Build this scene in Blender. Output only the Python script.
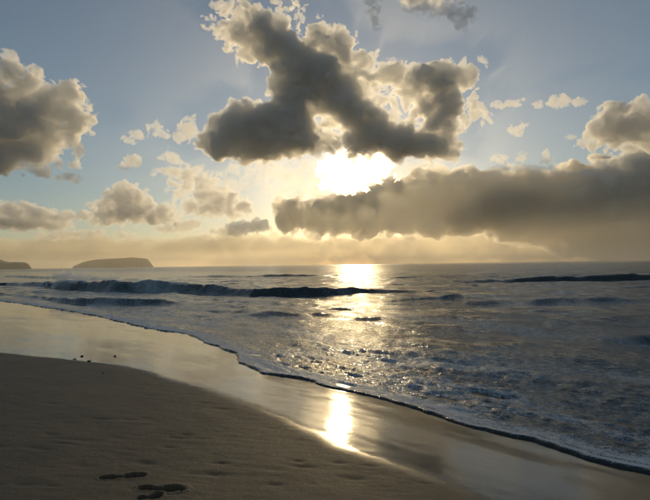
import bpy, bmesh, math, random
import numpy as np
from mathutils import Vector, Matrix

# ------------------------------------------------------------------ camera
for o in list(bpy.data.objects):
    bpy.data.objects.remove(o)
sc = bpy.context.scene
COL = sc.collection
W, H, F = 650.0, 500.0, 487.0            # photograph size and focal length in its pixels
CAMZ = 2.32                              # eye height above the sea
PITCH, ROLL = math.radians(1.70), math.radians(-0.78)
cam_d = bpy.data.cameras.new('camera')
cam_d.sensor_fit = 'HORIZONTAL'; cam_d.sensor_width = 36.0; cam_d.lens = 36.0 * F / W
cam_d.clip_start = 0.05; cam_d.clip_end = 120000.0
cam = bpy.data.objects.new('camera', cam_d); COL.objects.link(cam)
CM = Matrix.Rotation(math.radians(90) + PITCH, 4, 'X') @ Matrix.Rotation(ROLL, 4, 'Z')
cam.matrix_world = Matrix.Translation((0, 0, CAMZ)) @ CM
sc.camera = cam
R3 = np.array(CM.to_3x3())

def ray(px, py):
    """world direction through a pixel of the photograph"""
    v = R3 @ np.array([(px - W / 2) / F, (H / 2 - py) / F, -1.0])
    return v / np.linalg.norm(v)

# ------------------------------------------------------------------ sky, sun, exposure
SUN_DIR = ray(353, 171)
SUN_EL = math.asin(SUN_DIR[2]); SUN_AZ = math.atan2(SUN_DIR[0], SUN_DIR[1])
world = bpy.data.worlds.new('World'); sc.world = world; world.use_nodes = True
nt = world.node_tree; nt.nodes.clear()
N = nt.nodes.new; L = nt.links.new
sky = N('ShaderNodeTexSky'); sky.sky_type = 'NISHITA'; sky.sun_disc = False
sky.sun_elevation = SUN_EL; sky.sun_rotation = SUN_AZ
sky.altitude = 0; sky.air_density = 1.0; sky.dust_density = 0.4; sky.ozone_density = 2.6
bg = N('ShaderNodeBackground'); bg.inputs['Strength'].default_value = 0.06
warm = N('ShaderNodeMix'); warm.data_type = 'RGBA'; warm.blend_type = 'MULTIPLY'; warm.inputs[0].default_value = 1.0
warm.inputs[7].default_value = (1.05, .97, .86, 1)       # the camera's warm white balance
L(sky.outputs[0], warm.inputs[6]); L(warm.outputs[2], bg.inputs['Color'])
# aureole of the sun seen through thin high air
geo = N('ShaderNodeTexCoord')
dot = N('ShaderNodeVectorMath'); dot.operation = 'DOT_PRODUCT'; dot.inputs[1].default_value = tuple(SUN_DIR)
L(geo.outputs['Generated'], dot.inputs[0])
ac = N('ShaderNodeMath'); ac.operation = 'ARCCOSINE'; L(dot.outputs['Value'], ac.inputs[0])
def glow(width, power, col, strength):
    d = N('ShaderNodeMath'); d.operation = 'DIVIDE'; L(ac.outputs[0], d.inputs[0]); d.inputs[1].default_value = math.radians(width)
    p = N('ShaderNodeMath'); p.operation = 'POWER'; L(d.outputs[0], p.inputs[0]); p.inputs[1].default_value = power
    a = N('ShaderNodeMath'); a.operation = 'ADD'; L(p.outputs[0], a.inputs[0]); a.inputs[1].default_value = 1.0
    i = N('ShaderNodeMath'); i.operation = 'DIVIDE'; i.inputs[0].default_value = strength; L(a.outputs[0], i.inputs[1])
    b = N('ShaderNodeBackground'); b.inputs['Color'].default_value = (*col, 1); L(i.outputs[0], b.inputs['Strength'])
    return b
g1 = glow(1.5, 5, (1.0, .93, .70), 2.0)
g2 = glow(7.0, 2.4, (1.0, .80, .42), 0.06)
ad1 = N('ShaderNodeAddShader'); L(bg.outputs[0], ad1.inputs[0]); L(g1.outputs[0], ad1.inputs[1])
ad2 = N('ShaderNodeAddShader'); L(ad1.outputs[0], ad2.inputs[0]); L(g2.outputs[0], ad2.inputs[1])
wo = N('ShaderNodeOutputWorld'); L(ad2.outputs[0], wo.inputs['Surface'])

sun_d = bpy.data.lights.new('sun', 'SUN'); sun_d.energy = 2.1; sun_d.angle = math.radians(0.53); sun_d.color = (1.0, .75, .40)
sun = bpy.data.objects.new('sun', sun_d); COL.objects.link(sun)
sun.rotation_euler = Vector(-SUN_DIR).to_track_quat('-Z', 'Y').to_euler()

sc.view_settings.view_transform = 'Standard'; sc.view_settings.look = 'None'
sc.view_settings.exposure = 0.35; sc.view_settings.gamma = 1.0; sc.view_settings.use_curve_mapping = False
cy = sc.cycles
cy.max_bounces = 16; cy.volume_bounces = 8; cy.diffuse_bounces = 2; cy.glossy_bounces = 3
cy.transparent_max_bounces = 32
cy.use_denoising = True; cy.use_adaptive_sampling = True; cy.adaptive_threshold = .04; cy.adaptive_min_samples = 16
cy.sample_clamp_indirect = 6.0; cy.sample_clamp_direct = 0
cy.volume_step_rate = 1.0; cy.volume_max_steps = 256

# ------------------------------------------------------------------ helpers
_rg = np.random.default_rng(5)
PERM = np.concatenate([_rg.permutation(256)] * 3).astype(np.int32)
_g = _rg.normal(size=(256, 3)); GRAD = (_g / np.linalg.norm(_g, axis=1, keepdims=True)).astype(np.float32)
def vnoise(p, seed=0):
    """gradient noise, about [-1,1]; p (n,3)"""
    p = np.asarray(p, np.float32) + np.float32((seed * 37.17) % 251)
    f = np.floor(p); i = f.astype(np.int32) & 255; u = p - f
    w = u * u * u * (u * (u * 6 - 15) + 10); r = 0
    for dx in (0, 1):
        px = PERM[i[:, 0] + dx]; wx = w[:, 0] if dx else 1 - w[:, 0]; ux = u[:, 0] - dx
        for dy in (0, 1):
            py = PERM[px + i[:, 1] + dy]; wy = wx * (w[:, 1] if dy else 1 - w[:, 1]); uy = u[:, 1] - dy
            for dz in (0, 1):
                g = GRAD[PERM[py + i[:, 2] + dz]]
                r = r + wy * (w[:, 2] if dz else 1 - w[:, 2]) * (g[:, 0] * ux + g[:, 1] * uy + g[:, 2] * (u[:, 2] - dz))
    return r * 1.7

def vnoise2(x, y, seed=0):
    """value noise on the plane in [-1,1]"""
    x = np.asarray(x) + (seed * 53.7) % 997; y = np.asarray(y) + (seed * 29.3) % 991
    fx = np.floor(x); fy = np.floor(y); ix = fx.astype(np.int64) & 1023; iy = fy.astype(np.int64) & 1023
    ux = (x - fx); uy = (y - fy)
    ux = ux * ux * (3 - 2 * ux); uy = uy * uy * (3 - 2 * uy)
    T = VT; jx = (ix + 1) & 1023; jy = (iy + 1) & 1023
    a = T[ix, iy]; c = T[ix, jy]
    a = a + (T[jx, iy] - a) * ux; c = c + (T[jx, jy] - c) * ux
    return a + (c - a) * uy
VT = np.random.default_rng(9).uniform(-1, 1, (1024, 1024))

def fbm2(x, y, octs, seed=0, gain=.5):
    r = 0; a = 1.0; k = 1.0
    for o in range(octs):
        r = r + a * vnoise2(x * k + 17.3 * o, y * k - 9.1 * o, seed + o); a *= gain; k *= 2.03
    return r

def sstep(a, b, x):
    t = np.clip((x - a) / (b - a), 0, 1); return t * t * (3 - 2 * t)

def mesh_np(name, co, faces, smooth=True):
    me = bpy.data.meshes.new(name)
    co = np.asarray(co, np.float32); faces = np.asarray(faces, np.int32)
    n = faces.shape[1]
    me.vertices.add(len(co)); me.vertices.foreach_set('co', co.ravel())
    me.loops.add(faces.size); me.loops.foreach_set('vertex_index', faces.ravel())
    me.polygons.add(len(faces)); me.polygons.foreach_set('loop_start', np.arange(0, faces.size, n, dtype=np.int32))
    me.update(calc_edges=True); me.validate()
    me.polygons.foreach_set('use_smooth', np.full(len(me.polygons), smooth))
    return me

def attr(me, name, vals):
    a = me.attributes.new(name, 'FLOAT', 'POINT'); a.data.foreach_set('value', np.asarray(vals, np.float32))

def add(name, me, mat=None, parent=None, **props):
    o = bpy.data.objects.new(name, me); COL.objects.link(o)
    if mat: me.materials.append(mat)
    o.parent = parent
    for k, v in props.items(): o[k] = v
    return o

def grid_faces(nr, nc):
    i = np.arange(nr * nc).reshape(nr, nc)
    return np.stack([i[:-1, :-1], i[:-1, 1:], i[1:, 1:], i[1:, :-1]], -1).reshape(-1, 4)

class NT:
    def __init__(s, name):
        s.m = bpy.data.materials.new(name); s.m.use_nodes = True; s.t = s.m.node_tree; s.t.nodes.clear()
        s.out = s.t.nodes.new('ShaderNodeOutputMaterial')
    def n(s, typ, **kw):
        nd = s.t.nodes.new(typ)
        for k, v in kw.items():
            if k.startswith('i_'):
                key = k[2:]; key = int(key) if key.isdigit() else key.replace('_', ' ')
                nd.inputs[key].default_value = v
            else: setattr(nd, k, v)
        return nd
    def l(s, a, b): s.t.links.new(a, b)
    def math(s, op, a, b=None, c=None, clamp=False):
        nd = s.t.nodes.new('ShaderNodeMath'); nd.operation = op; nd.use_clamp = clamp
        for i, v in enumerate((a, b, c)):
            if v is None: continue
            if hasattr(v, 'node'): s.l(v, nd.inputs[i])
            else: nd.inputs[i].default_value = v
        return nd.outputs[0]
    def ramp(s, fac, lo, hi, to0=0., to1=1.):
        nd = s.t.nodes.new('ShaderNodeMapRange'); nd.interpolation_type = 'SMOOTHSTEP'
        s.l(fac, nd.inputs[0]); nd.inputs[1].default_value = lo; nd.inputs[2].default_value = hi
        nd.inputs[3].default_value = to0; nd.inputs[4].default_value = to1
        return nd.outputs[0]
    def mix(s, fac, a, b):
        nd = s.t.nodes.new('ShaderNodeMix'); nd.data_type = 'RGBA'
        if hasattr(fac, 'node'): s.l(fac, nd.inputs[0])
        else: nd.inputs[0].default_value = fac
        for i, v in ((6, a), (7, b)):
            if hasattr(v, 'node'): s.l(v, nd.inputs[i])
            else: nd.inputs[i].default_value = (*v, 1)
        return nd.outputs[2]
    def noise(s, vec, scale, detail=4, rough=.55, dist=0., out='Fac'):
        nd = s.n('ShaderNodeTexNoise'); nd.inputs['Scale'].default_value = scale
        nd.inputs['Detail'].default_value = detail; nd.inputs['Roughness'].default_value = rough; nd.inputs['Distortion'].default_value = dist
        s.l(vec, nd.inputs['Vector']); return nd.outputs[out]
    def at(s, name):
        return s.n('ShaderNodeAttribute', attribute_name=name).outputs['Fac']

# ------------------------------------------------------------------ shore geometry
NX, NY = .724, .690                       # seaward
AX, AY = -.690, .724                      # along the shore, away from the camera
G0, GX, GY = .77, .070, .060              # beach plane under the camera and its fall
def ground(x, y):
    s = x * NX + y * NY; t = x * AX + y * AY
    z = G0 - GX * x - GY * y
    u = np.maximum(1.2 - s, 0)                                   # the upper beach flattens
    z = z - .018 * u * u / (1 + .35 * u)
    z = z + .012 * fbm2(s * .35, t * .16, 3, 5) + .004 * fbm2(s * 1.6, t * .7, 3, 9)
    z = z - .10 * np.maximum(s - 9, 0) ** 1.1 * .3
    return np.where(z > 2.5, 2.5 + 2.5 * np.tanh((z - 2.5) / 2.5), z)      # low dune behind

def hit(px, py):
    """where the pixel's ray meets the beach"""
    d = ray(px, py); k = 1.0
    for _ in range(60):
        p = np.array([0, 0, CAMZ]) + d * k
        gz = ground(np.array([p[0]]), np.array([p[1]]))[0]
        k += (p[2] - gz) / max(-d[2], 1e-3) * .7
    p = np.array([0, 0, CAMZ]) + d * k
    return p
# traced run-up line of the last swash
FRONT = [(700, 490), (650, 475), (620, 467), (585, 456), (560, 450), (535, 442), (505, 436), (480, 428), (455, 422), (430, 414),
         (408, 408), (390, 402), (360, 395), (330, 388), (315, 382), (290, 378), (265, 374), (248, 367), (238, 359), (234, 354),
         (217, 347), (205, 342), (183, 333), (156, 330), (135, 326), (98, 316), (61, 310), (30, 305), (0, 301), (-60, 293)]
fp = np.array([hit(*p) for p in FRONT])
fs = fp[:, 0] * NX + fp[:, 1] * NY; ft = fp[:, 0] * AX + fp[:, 1] * AY
o_ = np.argsort(ft); fs, ft = fs[o_], ft[o_]
DBG = (np.round(fs, 2), np.round(ft, 2), np.round(fp[o_, 2], 2))

def hit0(px, py):
    d = ray(px, py); k = -CAMZ / d[2]; return np.array([0, 0, CAMZ]) + d * k
def line_s(pts, fn):
    p = np.array([fn(*q) for q in pts]); s = p[:, 0] * NX + p[:, 1] * NY; t = p[:, 0] * AX + p[:, 1] * AY
    o = np.argsort(t); return s[o], t[o]
def front_s(t):
    a = np.interp(t, ft, fs)
    w = 1.0 + np.clip(t, 0, 30) * .05
    lob = np.abs(np.sin(t * 2.1 / w + .8 * vnoise2(t * .7, t * 0 + 3, 3))) * .10 + .05 * vnoise2(t * 3.1, t * 0, 7) + .02 * vnoise2(t * 11, t * 0, 8)
    return a + (lob - .07) * w * .8

def polar(rows_near, rmax, fine, dr_lo, dr_hi, r_mid, px, grow):
    r = [rows_near]
    while r[-1] < rmax:
        x = r[-1]
        if x < r_mid: dr = min(max(x * x / (CAMZ * 767) * px, dr_lo), dr_hi)
        else: dr = dr * grow
        r.append(x + dr)
    r = np.array(r)
    a = np.radians(np.concatenate([np.linspace(-180, -43, 60)[:-1], np.linspace(-43, 43, fine), np.linspace(43, 180, 60)[1:]]))
    Rr, Aa = np.meshgrid(r, a, indexing='ij')
    sp = np.gradient(r)[:, None] * np.ones_like(Aa)
    return Rr * np.sin(Aa), Rr * np.cos(Aa), np.maximum(sp, Rr * math.radians(86 / fine)), len(r), len(a), Rr

# ------------------------------------------------------------------ beach
WETLINE = [(-80, 343), (-20, 350), (0, 352), (60, 358), (130, 366), (190, 382), (250, 405), (300, 427), (330, 440), (400, 468), (480, 497), (560, 530)]
ws, wt = line_s(WETLINE, hit)

def print_depth(x, y, cx, cy, ang, ln, wd, dp):
    c, s = math.cos(ang), math.sin(ang); u = ((x - cx) * c + (y - cy) * s) / ln; v = (-(x - cx) * s + (y - cy) * c) / wd
    v = v - .35 * np.sin(u * 2.6)                                           # curved sole
    ball = np.hypot((u - .26) / .27, v / .50); heel = np.hypot((u + .36) / .17, v / .36); arch = np.maximum(np.abs(u) / .36, np.abs(v + .12) / .22)
    d = np.minimum(np.minimum(ball, heel), arch)
    d = d + .20 * vnoise2(x * 34, y * 34, 41) + .12 * vnoise2(x * 80, y * 80, 42)
    return -dp * sstep(1.12, .72, d) + dp * .10 * np.exp(-((d - 1.4) / .25) ** 2)

X, Y, SP, nr, nc, RR = polar(.6, 420, 900, .010, .25, 60, 1.3, 1.06)
x, y = X.ravel(), Y.ravel()
z = ground(x, y)
s_, t_ = x * NX + y * NY, x * AX + y * AY
near = np.hypot(x, y) < 30
wl = np.interp(t_, wt, ws) + .10 * fbm2(t_ * .9, s_ * .5, 3, 21)
wet = sstep(-.30, .22, s_ - wl)
# ripples, wind marks and scuffs of the damp upper sand; the wet part is washed smooth
amp = 1 - .93 * wet
z = z + amp * (.0040 * fbm2(s_ * 2.0, t_ * .8, 3, 31) + .0022 * fbm2(x * 4, y * 11, 4, 33) + .0008 * fbm2(x * 30, y * 30, 2, 35) * near)
z = z + wet * .0010 * fbm2(s_ * 1.5, t_ * .5, 3, 37)
for i in range(150):                                                         # small dents and scuffs
    rng = random.Random(900 + i)
    px, py = rng.uniform(-60, 470), 500 - 125 * rng.random() ** .7
    if py < 360 + px * .12: continue
    c = hit(px, py); rd = rng.uniform(.015, .05); st = rng.uniform(1.2, 3.5)
    q = np.hypot((x - c[0]) / (rd * st), (y - c[1]) / rd)
    z = z - .35 * rd * np.exp(-q * q) * rng.uniform(.2, .9) * (1 - wet)
PR = [((122.5, 476.5), .12, .300, .110, .050), ((161, 488.5), -.22, .300, .125, .055), ((150, 496.3), .10, .15, .10, .045)]
for (pp, ang, ln, wd, dp) in PR:
    c = hit(*pp); z = z + print_depth(x, y, c[0], c[1], ang, ln, wd, dp)
me = mesh_np('beach', np.stack([x, y, z], 1), grid_faces(nr, nc)[:, ::-1])
attr(me, 'wet', wet)
m = NT('sand'); co = m.n('ShaderNodeTexCoord').outputs['Object']
w = m.at('wet')
wn = m.math('ADD', w, m.math('MULTIPLY', m.math('SUBTRACT', m.noise(co, 3.0, 5), .5), m.math('MULTIPLY', m.math('MULTIPLY', w, m.math('SUBTRACT', 1.0, w)), 2.0)), clamp=True)
grain = m.noise(co, 130, 4, .75); blot = m.noise(co, 1.1, 5, .6)
st = m.n('ShaderNodeMapping'); st.inputs['Rotation'].default_value = (0, 0, math.radians(43)); st.inputs['Scale'].default_value = (1.0, .18, 1); m.l(co, st.inputs[0])
streak = m.noise(st.outputs[0], 7, 5, .6)
dry = m.mix(m.ramp(grain, .3, .75), (.120, .075, .034), (.340, .226, .112))
dry = m.mix(m.ramp(blot, .35, .7), dry, m.mix(.5, dry, (.12, .078, .040)))
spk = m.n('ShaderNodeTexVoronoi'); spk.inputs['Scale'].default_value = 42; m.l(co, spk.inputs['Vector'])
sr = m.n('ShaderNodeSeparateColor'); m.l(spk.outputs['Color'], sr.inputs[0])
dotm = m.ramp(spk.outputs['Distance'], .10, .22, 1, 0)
dry = m.mix(m.math('MULTIPLY', dotm, m.ramp(sr.outputs[0], .80, .86)), dry, (.52, .45, .36))      # glints on wet grains, painted as pale specks
dry = m.mix(m.math('MULTIPLY', dotm, m.ramp(sr.outputs[1], .80, .86)), dry, (.025, .02, .015))    # dark grains
wetc = m.mix(m.ramp(grain, .3, .75), (.055, .046, .034), (.09, .076, .056))
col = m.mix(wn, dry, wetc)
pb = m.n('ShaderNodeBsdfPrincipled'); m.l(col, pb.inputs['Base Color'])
rough = m.math('ADD', m.ramp(wn, .05, .95, .60, .085), m.math('MULTIPLY', m.math('SUBTRACT', streak, .5), .08))
m.l(rough, pb.inputs['Roughness']); pb.inputs['IOR'].default_value = 1.42
b1 = m.n('ShaderNodeBump'); m.l(m.noise(co, 150, 4, .7), b1.inputs['Height']); b1.inputs['Distance'].default_value = .0045
m.l(m.ramp(wn, 0, 1, .8, .05), b1.inputs['Strength'])
b2 = m.n('ShaderNodeBump'); m.l(streak, b2.inputs['Height']); b2.inputs['Distance'].default_value = .0025; b2.inputs['Strength'].default_value = .35
m.l(b1.outputs[0], b2.inputs['Normal']); m.l(b2.outputs[0], pb.inputs['Normal'])
m.l(pb.outputs[0], m.out.inputs['Surface'])
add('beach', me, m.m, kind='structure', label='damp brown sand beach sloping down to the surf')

# ------------------------------------------------------------------ sea
X, Y, SP, nr, nc, RR = polar(2.2, 9000, 1000, .012, .20, 85, 1.35, 1.045)
x, y, sp, rr = X.ravel(), Y.ravel(), SP.ravel(), RR.ravel()
s_, t_ = x * NX + y * NY, x * AX + y * AY
gz = ground(x, y); sf = front_s(t_); d = s_ - sf
rng = np.random.default_rng(11)
zw = np.zeros_like(x); nshort = np.zeros_like(x)
off = sstep(3, 16, d)
wpx = x + .35 * vnoise2(x * .5, y * .5, 51); wpy = y + .35 * vnoise2(x * .5 + 40, y * .5, 52)
patch = .65 + .6 * fbm2(x * .06, y * .06, 3, 53)
for lam in np.geomspace(.12, 14, 48):
    th = math.atan2(NY, NX) + rng.normal(0, .55); k = 2 * math.pi / lam
    a = lam * .0060 * (1.0 if lam < 1.2 else .8 if lam < 3 else .45)
    env = sstep(1.6, 3.6, lam / sp)
    if lam < 1.0: env = env * (1 - .45 * off) * np.clip(patch, .25, 1.6)
    else: env = env * sstep(-.2, 4 + lam * .6, d)
    zw += env * a * np.sin(k * (wpx * math.cos(th) + wpy * math.sin(th)) + rng.uniform(0, 6.28))
# sharp crested chop: short and steep in the spent surf, longer offshore
for lam, a0, aspect, sd in ((.13, .024, .6, 200), (.20, .030, .55, 201), (.34, .034, .5, 202), (.70, .038, .42, 203), (1.4, .035, .35, 204), (3.0, .03, .3, 205)):
    nn = 1 - np.abs(fbm2(s_ / lam + .4 * vnoise2(t_ / lam / 2, s_ / lam / 2, sd + 9), t_ * aspect / lam, 2, sd, .45)) * 1.5
    env = sstep(1.6, 3.4, lam / sp) * sstep(.05, .4 + lam * 2.5, d) * (np.clip(patch, .3, 1.5) if lam < 1 else 1)
    zw += a0 * env * nn * ((1 - .35 * off) if lam < 1 else 1)
# turbulent lumps of the spent surf
turb = sstep(9, 1.0, d) * sstep(.0, .4, d)
st1, tt1 = s_ * 1.0, t_ * .55
lump = 1 - np.abs(fbm2(st1 * 2.4, tt1 * 2.4, 4, 61, .55)) * 1.7
zw += turb * .020 * lump * sstep(.05, .02, sp * .2)
foam = np.zeros_like(x)
# swells and breakers: foot line in the photograph, height, front width, back width
WAVES = [
    ([(-40, 286), (0, 285), (30, 286), (52, 289), (110, 291), (160, 291.5), (215, 294), (250, 296), (300, 296), (360, 295), (420, 293)],
     [(-40, .25), (0, .3), (45, .45), (56, .95), (75, .85), (120, .85), (170, .75), (215, .62), (228, .45), (245, .52), (300, .55), (350, .45), (372, .22), (420, .08)], 1.0, 7.0),
    ([(-30, 298), (0, 298.5), (55, 303), (110, 305), (160, 305), (230, 306)], [(-30, .15), (0, .2), (50, .2), (62, .34), (110, .32), (150, .26), (170, .08), (230, .0)], .7, 3.0),
    ([(380, 284), (450, 283), (500, 282.5), (570, 281.5), (650, 281), (720, 280)], [(380, .0), (450, .12), (500, .35), (540, .60), (650, .72), (720, .7)], 1.6, 9.0),
    ([(430, 306), (500, 305), (570, 303), (650, 303), (720, 302)], [(430, 0), (470, .12), (560, .2), (650, .22), (720, .2)], 1.4, 4.0),
    ([(380, 303), (450, 299), (520, 297)], [(380, .0), (410, .14), (480, .12), (520, .0)], 1.2, 4.0),
    ([(560, 338), (600, 339), (650, 338), (720, 337)], [(560, 0), (590, .10), (650, .13), (720, .1)], .8, 2.0),
    ([(400, 332), (470, 333), (540, 334)], [(400, 0), (450, .06), (500, .06), (540, 0)], .7, 2.0),
    ([(220, 318), (280, 319), (330, 320)], [(220, 0), (250, .09), (300, .09), (330, 0)], .8, 2.5),
    ([(0, 277), (40, 278), (90, 279)], [(0, .5), (30, .45), (60, .2), (90, 0)], 1.5, 8),
    ([(150, 278), (260, 277), (360, 276)], [(150, 0), (200, .35), (300, .4), (360, .1)], 3, 14),
]
for wi, (ln, hs, wf, wb) in enumerate(WAVES):
    cs, ct = line_s(ln, hit0)
    hp = np.array([hit0(p, np.interp(p, [q[0] for q in ln], [q[1] for q in ln])) for p, _ in hs])
    ht = hp[:, 0] * AX + hp[:, 1] * AY; hv = np.array([h for _, h in hs]); o = np.argsort(ht)
    rough_t = fbm2(t_ * .35, t_ * 0 + wi, 3, 70 + wi)
    q = s_ - (np.interp(t_, ct, cs) + .3 * vnoise2(t_ * .16, t_ * 0 + wi, 170 + wi) * min(1.5, wf) + .12 * rough_t)
    h = np.interp(t_, ht[o], hv[o], left=0, right=0) * (1 + .14 * rough_t + .10 * fbm2(t_ * 1.6, s_ * .8, 3, 180 + wi))
    # steep shoreward face, long back
    f = np.where(q < wf, sstep(0, wf, q), np.exp(-np.maximum(q - wf, 0) / wb * 1.6))
    zw += h * f
    zw -= .25 * h * np.exp(-((q + .9 * wf) / (1.0 * wf)) ** 2)
    br = np.clip(h - .5, 0, 1) * 2
    foam += br * np.exp(-((q - wf * 1.15) / (.22 * wf)) ** 2) * (.5 + .8 * vnoise2(t_ * 1.3, s_ * 2, 77 + wi)) * .8
    if wi == 0:                                                              # the part that is breaking: lumpy crest, foam and spray
        pc = hit0(62, 287); tc = pc[0] * AX + pc[1] * AY
        bk = np.exp(-((t_ - tc) / 7.0) ** 2) * np.exp(-((q - wf) / 1.1) ** 2)
        zw += bk * .30 * (fbm2(t_ * 1.1, s_ * 1.3, 4, 81) + .35)
        foam += bk * 1.0 * sstep(.6, 1.05, q / wf)
        foam += .5 * np.exp(-((t_ - tc + 10) / 16.0) ** 2) * np.exp(-((q - wf - 4) / 4.0) ** 2) * (.6 + fbm2(t_ * .4, s_ * .5, 3, 83))
    foam += .35 * np.clip(h, 0, .6) * np.exp(-((q + 2.2 * wf) / (2.0 * wf)) ** 2) * (vnoise2(t_ * .5, s_ * 1.2, 90 + wi) > .1)
# surf zone foam sheets, on an even speckle painted in for reflected sky brightness
foam += turb * (.26 + sstep(.2, .9, fbm2(s_ * 1.1, t_ * .6, 4, 95) * .6 + .42) * .22)
foam += sstep(45, 6, d) * sstep(0, 3, d) * (.21 + .20 * sstep(.0, .9, fbm2(s_ * .5, t_ * .16, 4, 97))) * (1 - .7 * turb)
# thin swash sheet climbing the sand, ending in a rounded lip of froth
lipn = .75 + .45 * vnoise2(t_ * 1.7, t_ * 0, 99)
lw = 1 + np.clip(t_, 0, 25) * .025
film = .008 + .026 * lipn * lw * np.exp(-np.maximum(d - .05 * lw, 0) / (.16 * lw)) + turb * .014 * lump
film = film * np.sqrt(np.clip(d / (.045 * lw), 0, 1)) + np.where(d < 0, -.03 + .6 * np.maximum(d, -.5), 0) * 1.0
foam += np.exp(-((d - .10 * lw) / (.055 * lw)) ** 2) * .8 + .35 * np.exp(-((d - .3 * lw) / (.25 * lw)) ** 2)
sheet = gz + film + zw * sstep(.0, 1.2, d) * .55
sea = zw + .02
kx = .03
zz = np.maximum(sheet, sea) + .25 * np.maximum(kx - np.abs(sheet - sea), 0) ** 2 / kx
zz = np.where(d < .0, np.minimum(zz, gz + film), zz)
zz = np.where(rr > 300, zw * np.clip(300 / rr, 0, 1), zz)
fc = grid_faces(nr, nc)[:, ::-1]
keep = (d[fc].max(1) > -.25)
fc = fc[keep]; used = np.unique(fc); remap = np.zeros(len(x), np.int64); remap[used] = np.arange(len(used))
me = mesh_np('sea', np.stack([x, y, zz], 1)[used], remap[fc])
attr(me, 'foam', np.clip(foam, 0, 1.2)[used]); attr(me, 'depth', np.clip(zz - gz, 0, 3)[used]); attr(me, 'shore', np.clip(d, -1, 400)[used])
m = NT('sea_water'); co = m.n('ShaderNodeTexCoord').outputs['Object']
fo = m.at('foam'); dp = m.at('depth'); sh = m.at('shore')
mp = m.n('ShaderNodeMapping'); mp.inputs['Rotation'].default_value = (0, 0, math.radians(-43.6)); m.l(co, mp.inputs[0])
mp2 = m.n('ShaderNodeMapping'); mp2.inputs['Scale'].default_value = (1, .45, 1); m.l(mp.outputs[0], mp2.inputs[0])
lace = m.n('ShaderNodeTexVoronoi'); lace.feature = 'DISTANCE_TO_EDGE'; lace.inputs['Scale'].default_value = 9.0
wv = m.n('ShaderNodeVectorMath'); wv.operation = 'ADD'; m.l(mp2.outputs[0], wv.inputs[0]); m.l(m.noise(co, 6, 3, .6, out='Color'), wv.inputs[1]); m.l(wv.outputs[0], lace.inputs['Vector'])
lc = m.ramp(lace.outputs['Distance'], .0, .22, 1, 0)
fn = m.noise(mp2.outputs[0], 17, 5, .7)
cov = m.math('ADD', m.math('MULTIPLY', fo, 1.25), m.math('SUBTRACT', m.math('ADD', m.math('ADD', m.math('MULTIPLY', fn, 1.5), -.35), m.math('MULTIPLY', lc, .35)), 1.0))
fm = m.ramp(cov, -.02, .38)
water = m.mix(m.ramp(dp, .0, .5), (.070, .074, .066), (.034, .054, .058))
colr = m.mix(fm, water, (.72, .75, .77))
pb = m.n('ShaderNodeBsdfPrincipled'); m.l(colr, pb.inputs['Base Color']); pb.inputs['IOR'].default_value = 1.333
rg = m.math('ADD', m.ramp(sh, 8, 140, .07, .22), m.math('MULTIPLY', fm, .45)); m.l(rg, pb.inputs['Roughness'])
nb = m.noise(mp2.outputs[0], 11, 4, .6); nb2 = m.noise(mp2.outputs[0], 1.6, 5, .6)
b1 = m.n('ShaderNodeBump'); m.l(nb, b1.inputs['Height']); b1.inputs['Distance'].default_value = .06; m.l(m.ramp(sh, 0, 60, .8, .35), b1.inputs['Strength'])
b2 = m.n('ShaderNodeBump'); m.l(nb2, b2.inputs['Height']); b2.inputs['Distance'].default_value = .35; m.l(m.ramp(sh, 1, 60, .15, .55), b2.inputs['Strength']); m.l(b1.outputs[0], b2.inputs['Normal'])
b3 = m.n('ShaderNodeBump'); m.l(m.noise(co, 60, 3, .6), b3.inputs['Height']); b3.inputs['Distance'].default_value = .012; m.l(m.math('MULTIPLY', fm, .9), b3.inputs['Strength']); m.l(b2.outputs[0], b3.inputs['Normal'])
m.l(b3.outputs[0], pb.inputs['Normal']); m.l(pb.outputs[0], m.out.inputs['Surface'])
add('sea', me, m.m, kind='structure', label='grey blue sea with breaking waves and foam')

# ------------------------------------------------------------------ far headlands
def headland(name, prof, base_y, dist, depth, label, seed):
    """prof: skyline pixels, left to right; a ridge with cliffs at its real distance"""
    n, k = 120, 26
    xs = np.linspace(prof[0][0], prof[-1][0], n)
    ys = np.interp(xs, [p[0] for p in prof], [p[1] for p in prof]); co = []
    for i in range(n):
        dr = ray(xs[i], ys[i]); hz = dr / math.hypot(dr[0], dr[1]) * dist
        top = max(hz[2] + CAMZ, .5)
        for j in range(k):
            v = j / (k - 1) * 2 - 1
            e = 1 - abs(v) ** 3.2
            px, py = hz[0] * (1 + v * depth / dist), hz[1] * (1 + v * depth / dist)
            q = np.array([[px * .02, py * .02, seed]]); q2 = q * 3.1
            z = top * e * (1 + .10 * vnoise(q, seed)[0] * (1 - e)) + (1 - e) * 6 * vnoise(q2, seed)[0] - 2 * (1 - e) + .8 * vnoise(q2 * 2, seed + 1)[0]
            co.append((px + 10 * vnoise(q2, seed + 3)[0] * (1 - e), py, z if 0 < i < n - 1 else -2))
    me = mesh_np(name, co, grid_faces(n, k)[:, ::-1])
    m = NT('headland_rock'); tc = m.n('ShaderNodeTexCoord').outputs['Object']
    g = m.n('ShaderNodeNewGeometry'); sx = m.n('ShaderNodeSeparateXYZ'); m.l(g.outputs['Normal'], sx.inputs[0])
    c = m.mix(m.ramp(m.math('ADD', sx.outputs[2], m.math('MULTIPLY', m.noise(tc, .03, 4), .4)), .6, 1.0), (.13, .10, .075), (.05, .06, .03))
    pb = m.n('ShaderNodeBsdfPrincipled'); m.l(c, pb.inputs['Base Color']); pb.inputs['Roughness'].default_value = .9; m.l(pb.outputs[0], m.out.inputs['Surface'])
    return add(name, me, m.m, kind='structure', label=label)
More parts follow.
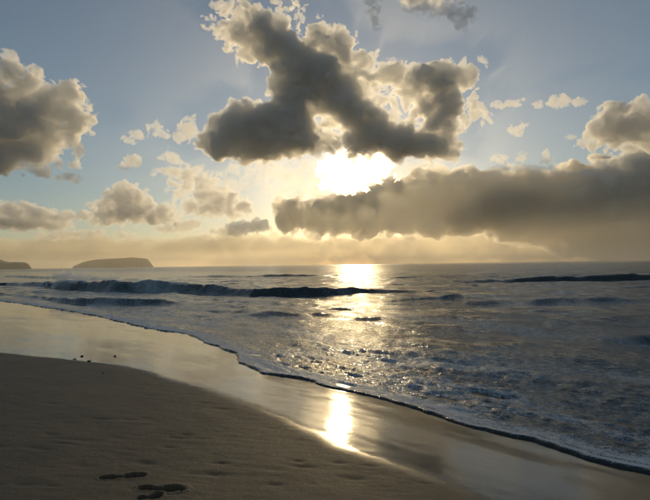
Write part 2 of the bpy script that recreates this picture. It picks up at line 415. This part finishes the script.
headland('island', [(72, 267.6), (75, 265.5), (78, 264.6), (81, 263), (84, 262), (90, 260.6), (96, 259.6), (105, 259), (115, 258.4), (125, 258), (132, 257.3), (140, 258), (147, 258.6), (150, 261), (152, 264.5), (154, 267)], 267, 3000, 130,
         'long flat topped rocky island hazy on the horizon', 3)
headland('headland', [(-60, 262), (-30, 257), (-10, 258), (0, 259.5), (4, 261), (9, 262.2), (16, 262), (24, 262.2), (28, 263.5), (30, 265.5), (32, 268.5)], 269, 2200, 110,
         'low dark rocky headland reaching into the sea beyond the surf', 5)

# ------------------------------------------------------------------ haze
hv = [(sx * 9600, sy * 9600, zc) for zc in (-14, 110) for sy in (-1, 1) for sx in (-1, 1)]
me = bpy.data.meshes.new('haze'); me.from_pydata(hv, [], [(0, 2, 3, 1), (4, 5, 7, 6), (0, 1, 5, 4), (2, 6, 7, 3), (0, 4, 6, 2), (1, 3, 7, 5)]); me.update()
m = NT('haze_air'); pv = m.n('ShaderNodeVolumePrincipled'); pv.inputs['Color'].default_value = (.97, .91, .80, 1); pv.inputs['Density'].default_value = 2.2e-4
pv.inputs['Anisotropy'].default_value = .55; m.l(pv.outputs[0], m.out.inputs['Volume'])
add('haze', me, m.m, kind='stuff', label='thin sea haze')

# ------------------------------------------------------------------ pebbles on the sand
rockm = NT('pebble_stone'); tc = rockm.n('ShaderNodeTexCoord').outputs['Object']
pb = rockm.n('ShaderNodeBsdfPrincipled'); rockm.l(rockm.mix(rockm.noise(tc, 60, 4), (.02, .018, .016), (.06, .052, .045)), pb.inputs['Base Color']); pb.inputs['Roughness'].default_value = .5; rockm.l(pb.outputs[0], rockm.out.inputs['Surface'])
shellm = NT('shell_white'); tc = shellm.n('ShaderNodeTexCoord').outputs['Object']
pb = shellm.n('ShaderNodeBsdfPrincipled'); shellm.l(shellm.mix(shellm.noise(tc, 80, 4), (.5, .46, .4), (.75, .72, .66)), pb.inputs['Base Color']); pb.inputs['Roughness'].default_value = .45; shellm.l(pb.outputs[0], shellm.out.inputs['Surface'])
def stone(name, px, py, size, flat, mat, label, cat, seed):
    bm = bmesh.new(); bmesh.ops.create_icosphere(bm, subdivisions=3, radius=1.0)
    V = np.array([v.co[:] for v in bm.verts]); k = 1 + .28 * vnoise(V * 1.1, seed) + .10 * vnoise(V * 2.7, seed + 1)
    for v, f in zip(bm.verts, k): v.co = Vector((v.co.x * f * size, v.co.y * f * size * .75, v.co.z * f * size * flat))
    me = bpy.data.meshes.new(name); bm.to_mesh(me); bm.free()
    me.polygons.foreach_set('use_smooth', np.ones(len(me.polygons), bool))
    o = add(name, me, mat, label=label, category=cat); c = hit(px, py)
    o.location = (c[0], c[1], c[2] + size * flat * .45); o.rotation_euler = (0, 0, seed * 1.3)
stone('pebble', 82, 356.5, .030, .6, rockm.m, 'small dark pebble on the wet sand near the white shell', 'pebble', 1)
stone('pebble', 115, 356.5, .028, .6, rockm.m, 'small dark pebble alone further out on the wet sand', 'pebble', 2)
stone('pebble', 89, 361.6, .032, .5, rockm.m, 'dark pebble right on the edge of the damp sand', 'pebble', 3)
stone('pebble', 103, 373.5, .024, .5, rockm.m, 'tiny dark pebble on the brown damp sand', 'pebble', 4)
stone('shell', 75, 359.3, .034, .35, shellm.m, 'pale shell at the edge of the wet sand', 'shell', 5)
# ------------------------------------------------------------------ clouds
def surface_nets(f, h):
    """closed quads around f < 0 on a regular grid with spacing h"""
    nx, ny, nz = f.shape; ins = f < 0
    cells = np.zeros((nx - 1, ny - 1, nz - 1), np.int8)
    for a in (0, 1):
        for b in (0, 1):
            for c in (0, 1): cells += ins[a:nx - 1 + a, b:ny - 1 + b, c:nz - 1 + c]
    idx = np.argwhere((cells > 0) & (cells < 8)); n = len(idx)
    vid = np.full(cells.shape, -1, np.int64); vid[tuple(idx.T)] = np.arange(n)
    acc = np.zeros((n, 3)); cnt = np.zeros(n)
    corners = [np.array((a, b, c)) for a in (0, 1) for b in (0, 1) for c in (0, 1)]
    for p in corners:
        for ax in range(3):
            if p[ax]: continue
            q = p.copy(); q[ax] = 1
            fa = f[tuple((idx + p).T)]; fb = f[tuple((idx + q).T)]
            cr = (fa < 0) != (fb < 0); t = np.where(cr, fa / np.where(cr, fa - fb, 1), 0)
            pos = p[None] + (q - p)[None] * t[:, None]
            acc[cr] += pos[cr]; cnt += cr
    co = (idx + acc / cnt[:, None]) * h
    quads = []
    for ax in range(3):
        s0 = [slice(None)] * 3; s1 = [slice(None)] * 3; s0[ax] = slice(0, -1); s1[ax] = slice(1, None)
        chg = ins[tuple(s0)] != ins[tuple(s1)]
        e = np.argwhere(chg); o1, o2 = [a for a in range(3) if a != ax]
        ok = (e[:, o1] > 0) & (e[:, o2] > 0) & (e[:, o1] < f.shape[o1] - 1) & (e[:, o2] < f.shape[o2] - 1); e = e[ok]
        d1 = np.zeros(3, int); d1[o1] = 1; d2 = np.zeros(3, int); d2[o2] = 1
        q = np.stack([vid[tuple((e - d1 - d2).T)], vid[tuple((e - d2).T)], vid[tuple(e.T)], vid[tuple((e - d1).T)]], 1)
        fl = ins[tuple(e.T)]
        if ax == 1: fl = ~fl
        q = np.where(fl[:, None], q, q[:, ::-1]); quads.append(q)
    return co, np.concatenate(quads)

def largest(co, q, least=0):
    """keep the biggest connected piece, or every piece of at least that many vertices"""
    lab = np.arange(len(co))
    while True:
        m = lab[q].min(1); new = lab.copy()
        for k in range(4): np.minimum.at(new, q[:, k], m)
        new = new[new]
        if (new == lab).all(): break
        lab = new
    bc = np.bincount(lab); ok = (bc >= least) if least else (np.arange(len(bc)) == bc.argmax()); q = q[ok[lab[q[:, 0]]]]
    us = np.unique(q); rm = np.zeros(len(co), np.int64); rm[us] = np.arange(len(us))
    return co[us], rm[q]

def cloud_mat(dens, g, col):
    m = NT('cloud_vapour'); pv = m.n('ShaderNodeVolumePrincipled'); pv.inputs['Color'].default_value = (*col, 1)
    pv.inputs['Density'].default_value = dens; pv.inputs['Anisotropy'].default_value = g
    m.l(pv.outputs[0], m.out.inputs['Volume']); return m.m

ROT = np.array(Matrix.Rotation(.9, 3, Vector((.5, .3, .8)).normalized()))
def cloud(label, D, blobs, mfp=8.0, vox=.9, thick=.8, seed=0, amp=8.0, lam=30.0, g=.5, octs=5, kids=4, wisp=0.0, col=(1, 1, 1), veil=.5, vmfp=6.0, core=.9, one=False, smooth=5.0, group=None, name='cloud'):
    """blobs: (px, py, rx, ry[, depth radius]) in photograph pixels; the cloud stands at horizontal distance D metres.
    mfp, vox, amp, lam are in the same units, so they scale with the cloud"""
    rng = random.Random(seed)
    cx = sum(b[0] for b in blobs) / len(blobs); cyy = sum(b[1] for b in blobs) / len(blobs)
    dc = ray(cx, cyy); az = math.atan2(dc[0], dc[1]); ca = math.cos(az)
    u = D * ca / F; uh = D * ca * ca / F
    fw = np.array([math.sin(az), math.cos(az), 0]); rt = np.array([math.cos(az), -math.sin(az), 0])
    E = []
    for b in blobs:
        rx, ry = b[2], b[3]; rd = b[4] if len(b) > 4 else thick * (rx + ry) / 2
        d = ray(b[0], b[1]); d = d / (d @ fw) * D                       # on the cloud's own upright plane
        c = np.array([d @ rt, rng.uniform(-.3, .3) * rd * u, d[2] + CAMZ])
        E.append((c, np.array([rx * uh, rd * u, ry * u]), smooth * u))
        for i in range(kids if min(rx, ry) > 5 else 2):
            th = rng.uniform(0, 2 * math.pi); ph = rng.uniform(-.8, .8); cz = math.sqrt(1 - ph * ph); f = rng.uniform(.25, .5)
            r = min(rx, ry) * f * u
            E.append((c + np.array([rx * uh * .9 * math.cos(th) * cz, rd * u * .9 * ph, ry * u * .9 * math.sin(th) * cz]), np.array([r * 1.15, min(r, rd * u * .8), r]), 2 * u))
    h = vox * u; mg = (amp * 1.6 + 3 + veil) * u
    lo = np.min([c - r for c, r, _ in E], 0) - mg; hi = np.max([c + r for c, r, _ in E], 0) + mg
    sh = np.ceil((hi - lo) / h).astype(int) + 1
    f = np.full(sh, 9e9, np.float32)
    ax = [lo[i] + np.arange(sh[i]) * h for i in range(3)]
    for c, r, kk in E:
        sl = [slice(max(0, int((c[i] - r[i] - mg - lo[i]) / h)), min(sh[i], int((c[i] + r[i] + mg - lo[i]) / h) + 2)) for i in range(3)]
        gx, gy, gz = (((ax[i][sl[i]] - c[i]) / r[i]) for i in range(3))
        q = np.sqrt(gx[:, None, None] ** 2 + gy[None, :, None] ** 2 + gz[None, None, :] ** 2)
        sd = ((q - 1) * r.min()).astype(np.float32)
        v = f[sl[0], sl[1], sl[2]]; hh = np.maximum(kk - np.abs(v - sd), 0); v[:] = np.minimum(v, sd) - hh * hh * (.25 / kk)
    f /= u
    band = np.abs(f) < amp * 1.5 + 1
    ii = np.argwhere(band); P = (ii * h) / u
    w = np.stack([vnoise(P / (lam * .8) + k * 31.7, seed * 7 + k) for k in range(3)], 1) * lam * .22
    P = P + w; n = np.zeros(len(P)); a = 1.0; l = lam
    for k in range(octs):
        nz = vnoise(P / l + 13.1 * k, seed * 13 + k); P = P @ ROT
        n += a * (np.abs(nz) * 2.4 - .62) if k < octs - 1 or not wisp else a * nz
        a *= .66; l *= .47
    if wisp: n += wisp * vnoise(P * np.array([.6, 1, 1.2]) / (lam * .6) + 90, seed + 5)
    f[band] -= (amp * .55 * n).astype(np.float32)
    cen = np.array([(lo[0] + hi[0]) / 2, (lo[1] + hi[1]) / 2, lo[2]])
    loc = tuple(cen[0] * rt + (cen[1] + D) * fw + np.array([0, 0, cen[2]]))
    root = None
    for lev, part, mf in ((veil, name, vmfp), (-core * .6, 'core', mfp * 1.5), (-core * 2.6, 'heart', mfp * 1.5)):
        co, q = surface_nets(f - lev, h)
        if len(q) < 8: continue
        if root is not None or one: co, q = largest(co, q)
        else: co, q = largest(co, q, min(len(co) // 5, 500))
        if root is not None and len(q) < 60: continue
        co = co + lo - cen
        co = co[:, :1] * rt + co[:, 1:2] * fw + co[:, 2:3] * np.array([0, 0, 1.0])
        me = mesh_np(part, co, q)
        mt = cloud_mat(1.0 / (mf * u), g, col)
        if root is None:
            root = add(name, me, mt, label=label, category='cloud'); root.location = loc
        else: add(part, me, mt, parent=root)
    if group: root['group'] = group
    return root

cloud('large grey backlit cumulus with forked bright rimmed arms spread above the sun', 4000, [
    # upper left arm
    (214, 24, 12, 7, 3), (228, 12, 14, 10, 4), (245, 16, 16, 13, 6), (262, 26, 20, 16), (238, 36, 16, 14, 6), (250, 52, 12, 10, 7), (276, 44, 22, 20), (280, 20, 14, 10, 5),
    # neck and top bump
    (298, 62, 22, 20), (312, 48, 18, 14, 6), (326, 34, 16, 14, 5), (336, 46, 14, 12, 5), (318, 74, 26, 22), (340, 66, 22, 16, 8), (360, 62, 18, 12, 6),
    # diagonal body
    (300, 92, 28, 22), (335, 92, 24, 22), (352, 112, 22, 20), (372, 130, 26, 18), (400, 140, 28, 18), (430, 146, 22, 14), (448, 148, 12, 10, 6), (362, 142, 20, 12),
    # lower left lobe
    (220, 142, 16, 16), (238, 130, 24, 24), (262, 128, 28, 28), (288, 122, 28, 26), (228, 150, 20, 10), (262, 148, 26, 12), (300, 140, 22, 16),
    # right arm
    (384, 72, 16, 11, 7), (402, 74, 16, 11, 8), (420, 78, 18, 14), (440, 82, 20, 18), (456, 76, 14, 12, 5), (444, 106, 20, 18), (436, 124, 16, 14), (458, 104, 10, 14, 4), (462, 122, 8, 8, 3), (466, 68, 6, 5, 2),
    # thin bright sheets between the arms
    (372, 92, 18, 14, 3), (398, 96, 16, 9, 3), (332, 128, 16, 14, 3), (338, 144, 12, 8, 3), (412, 120, 10, 8, 3),
], seed=1, amp=7.5, lam=26, kids=5)

cloud('big cream and grey cumulus high above the headland, with billowed edge', 4300, [
    (-25, 120, 40, 42), (8, 125, 34, 36), (28, 100, 28, 26), (50, 108, 26, 24), (30, 82, 20, 14, 8), (6, 76, 16, 9, 6), (18, 72, 12, 8, 5), (66, 104, 18, 18), (80, 118, 12, 12, 6),
    (58, 130, 24, 16), (30, 146, 34, 18), (6, 158, 34, 14), (44, 156, 16, 10), (70, 146, 10, 7, 4), (-30, 160, 30, 14)], seed=2, mfp=13, vmfp=6.5, amp=9, lam=28, thick=.42, vox=1.0)
cloud('grey low cumulus with domed cream top above the island', 8000, [
    (122, 196, 15, 14), (132, 202, 18, 13), (112, 207, 14, 9), (146, 210, 18, 8), (166, 214, 14, 6), (125, 215, 34, 6), (158, 220, 20, 4), (102, 222, 12, 5)], seed=3, mfp=10, vmfp=6.5, amp=5, lam=14, vox=.8, thick=.5)
cloud('hazy cream cumulus heap between the island cumulus and the sun', 7500, [
    (180, 172, 22, 6, 5), (200, 180, 20, 8, 6), (212, 194, 20, 12, 8), (226, 204, 18, 12, 8), (206, 208, 26, 9, 8), (238, 212, 12, 6, 5), (186, 188, 12, 6, 4)], seed=4, mfp=12, vmfp=11, amp=6, lam=15, vox=.8)
cloud('grey flat cloud low over the horizon above the headland', 9500, [
    (-14, 210, 18, 8), (10, 211, 20, 8), (34, 213, 20, 7), (22, 222, 34, 6), (58, 217, 18, 5), (84, 216, 16, 4), (-20, 224, 30, 7), (60, 227, 16, 4)], seed=5, mfp=10, vmfp=9, amp=5, lam=12, vox=.8, thick=.6)
cloud('wide dark grey cloud bank low over the open sea below the sun', 14000, [
    (290, 217, 20, 15, 16), (284, 208, 11, 10, 10), (316, 215, 28, 17, 18), (345, 210, 30, 21, 20), (378, 206, 30, 24, 20), (408, 202, 30, 28, 22), (440, 198, 34, 29, 22), (475, 198, 34, 29, 22),
    (510, 202, 36, 28, 22), (548, 208, 40, 30, 22), (590, 210, 44, 34, 30), (630, 208, 44, 42, 34), (670, 205, 44, 46, 34), (710, 210, 40, 40, 24), (610, 236, 40, 16, 16), (650, 240, 40, 16, 16), (700, 240, 40, 16, 16),
    (350, 228, 40, 8, 8), (420, 226, 40, 8, 8), (470, 222, 40, 10, 10), (540, 232, 40, 9, 12), (560, 182, 30, 10, 12), (600, 178, 26, 12, 14)], seed=6, mfp=13, vmfp=7, amp=8, lam=22, vox=1.6, core=.8, smooth=14, col=(1, .98, .94))
cloud('bright cream cumulus with billowed top above the grey bank', 6500, [
    (612, 118, 16, 16, 10), (602, 130, 16, 13, 9), (626, 128, 20, 16, 12), (646, 122, 20, 16, 12), (668, 116, 22, 16, 12), (640, 106, 14, 8, 6), (584, 140, 9, 5, 3), (594, 146, 12, 5, 3), (650, 142, 20, 8, 8), (620, 142, 14, 6, 5)],
    seed=7, mfp=9, vmfp=6.5, amp=5.5, lam=20, vox=1.1)
cloud('cream shoulder of cumulus rising out of the grey bank', 10500, [
    (612, 166, 18, 9, 8), (634, 160, 18, 11, 10), (654, 152, 20, 13, 10), (680, 150, 22, 16, 12), (592, 173, 16, 6, 5), (640, 174, 30, 10, 10)], seed=8, mfp=9, vmfp=6.5, amp=5, lam=17, vox=1.1)
cloud('long thin grey cloud strip on top of the bank', 9000, [
    (492, 172, 14, 3, 3), (512, 168, 18, 3.5, 4), (538, 169, 18, 3, 4), (560, 173, 12, 2.5, 3)], seed=9, mfp=14, vmfp=22, amp=2.6, lam=12, vox=.8)
cloud('cream veil of thin cloud between the sun and the dark lower lobe', 6000, [
    (262, 172, 22, 6, 2.5), (290, 178, 26, 9, 3), (318, 172, 16, 8, 2.5), (246, 182, 16, 6, 2), (300, 192, 28, 7, 3), (395, 170, 22, 5, 2), (425, 168, 18, 4, 2)], seed=10, mfp=22, vmfp=30, amp=5, lam=18, vox=1.1)
cloud('small grey cloud with frayed edge high above the forked cloud', 2600, [
    (430, 4, 18, 9, 5), (446, 10, 12, 7, 4), (460, 14, 10, 9, 3), (464, 24, 6, 4, 2), (414, -4, 16, 8, 5)], seed=11, mfp=9, vmfp=18, amp=5, lam=15, vox=.9)
PUFFS = [
    ('low grey lump of cloud at the foot of the hazy heap', 8500, [(180, 226, 14, 5, 5), (192, 224, 10, 5, 5), (168, 229, 10, 3, 4)]),
    ('long low scrap of cloud above the gap between headland and island', 9500, [(70, 234, 20, 3.4, 5), (52, 236, 12, 3, 4), (90, 233, 10, 2.6, 4)]),
    ('dim low cloud just off the tip of the grey bank', 10000, [(240, 228, 16, 6, 6), (258, 226, 12, 6, 6), (226, 232, 12, 4, 5)]),
    ('cream scrap on top of the flat low cloud', 8800, [(92, 205, 6, 3, 3), (100, 210, 5, 3, 3)]),
    ('tiny pale puff of a pair, the one nearer the forked cloud', 5200, [(495, 104, 4, 2.2, 1.5), (500, 106, 3, 1.8, 1.5)]),
    ('tiny pale puff of a pair, the one farther from the forked cloud', 5200, [(514, 103, 6, 2.4, 2), (508, 105, 3, 1.6, 1.2)]),
    ('speck of pale cloud between the two cream pairs', 5200, [(537, 104, 3.2, 2.2, 1.6)]),
    ('cream puff with domed top, the largest puff above the grey bank', 5200, [(556, 101, 7, 4, 3), (563, 101, 6, 4, 3), (552, 103, 4, 2, 2)]),
    ('flat cream puff close beside the domed one', 5200, [(575, 101, 5, 2.6, 2), (580, 102, 3, 1.6, 1.4)]),
    ('small cream tuft alone over the bank', 5600, [(514, 130, 4, 2.5, 2), (519, 132, 4, 2.5, 2), (524, 126, 2, 1.4, 1)]),
    ('faint wisp beside the forked cloud', 5200, [(487, 117, 4, 3, 1.2), (484, 114, 2.4, 1.6, 1)]),
    ('slanted pale tuft just above the bank', 7000, [(497, 160, 5, 2, 1.5), (503, 157, 4, 2, 1.5)]),
    ('round pale tuft just above the bank', 7000, [(521, 158, 5, 2.4, 1.6)]),
    ('upright pale tuft just above the bank', 7000, [(546, 155, 2.4, 4, 1.5), (549, 160, 3, 1.8, 1.4)]),
    ('small grey cream puff just under the big cumulus over the headland', 5000, [(63, 178, 5, 2.2, 2), (71, 177, 6, 3.4, 2.6), (74, 180, 4, 2, 2)]),
    ('cream tuft above the low grey cumulus', 6000, [(132, 161, 7, 5, 4), (126, 165, 6, 3, 3), (136, 158, 4, 3.5, 3)]),
    ('faint cream smear high above the cream tuft', 6000, [(128, 139, 5, 2.5, 1.5), (136, 136, 5, 3, 1.5)]),
    ('thin slanted wisp near the cream smear', 6000, [(155, 126, 3, 2.5, 1), (161, 132, 5, 2.5, 1.2), (168, 136, 3, 1.6, 1)]),
    ('pale frayed tuft touching the dark lower lobe of the forked cloud', 5000, [(188, 132, 7, 7, 3), (182, 126, 4, 4, 2), (192, 120, 3, 4, 1.5), (180, 138, 4, 3, 2)]),
    ('small cream shred between the tuft and the hazy heap', 6000, [(171, 158, 6, 3, 2), (178, 162, 5, 2.4, 2), (167, 154, 2.6, 3, 1.4)]),
    ('pale vertical wisp high above, beside the small grey frayed cloud', 2600, [(372, 2, 3, 6, 1), (374, 12, 2.6, 6, 1), (376, 22, 3, 4, 1)]),
    ('low dim scrap of cloud just above the island', 11000, [(122, 236, 8, 2.6, 3), (132, 237, 6, 2, 2)]),
]
for i, (lb, D, bl) in enumerate(PUFFS):
    cloud(lb, D, bl, seed=40 + i, mfp=9, vmfp=6.5, amp=3.0, lam=9, vox=.6, veil=.8, core=99, octs=4, kids=3, smooth=2)
cloud('long hazy layer of far cloud all along the horizon', 27000, [
    (x, 254 - x * .012 + 3 * math.sin(x * .05), 50, 12 + 3 * math.sin(x * .031), 30) for x in range(-160, 830, 40)], seed=90, vmfp=32, amp=8, lam=30, vox=2.6, kids=2, octs=4, g=.35, core=99, col=(1, .93, .78))
cloud('faint sheet of mist added across the whole sky for warm haze and lens glare around the sun', 3300, [
    (x, y, 110, 75, 26) for x in range(-200, 900, 90) for y in (-150, -60, 30, 110, 165)], seed=96, vmfp=1200, amp=2, lam=90, vox=6, kids=0, octs=1, core=99, g=.8, smooth=20)  # added mist sheet, stands in for haze and lens glare round the sun
cloud('glowing patch of thin cloud right in front of the sun', 6200, [
    (340, 171, 18, 15, 4), (356, 170, 22, 14, 4), (374, 168, 16, 11, 4), (346, 182, 16, 8, 3)], seed=94, vmfp=6.5, amp=4, lam=14, vox=.8, kids=3, octs=4, core=99, g=.8)
cloud('pale spray blowing off the crest of the breaking wave', 62, [
    (58, 277, 6, 4, 8), (66, 276, 7, 4, 8), (78, 277.5, 8, 3, 8), (92, 278.5, 10, 2.4, 8), (108, 279, 9, 2, 8)], seed=97, vmfp=9, amp=3, lam=8, vox=.6, kids=3, octs=4, core=99, veil=.3, smooth=2, name='spray')['category'] = 'spray'
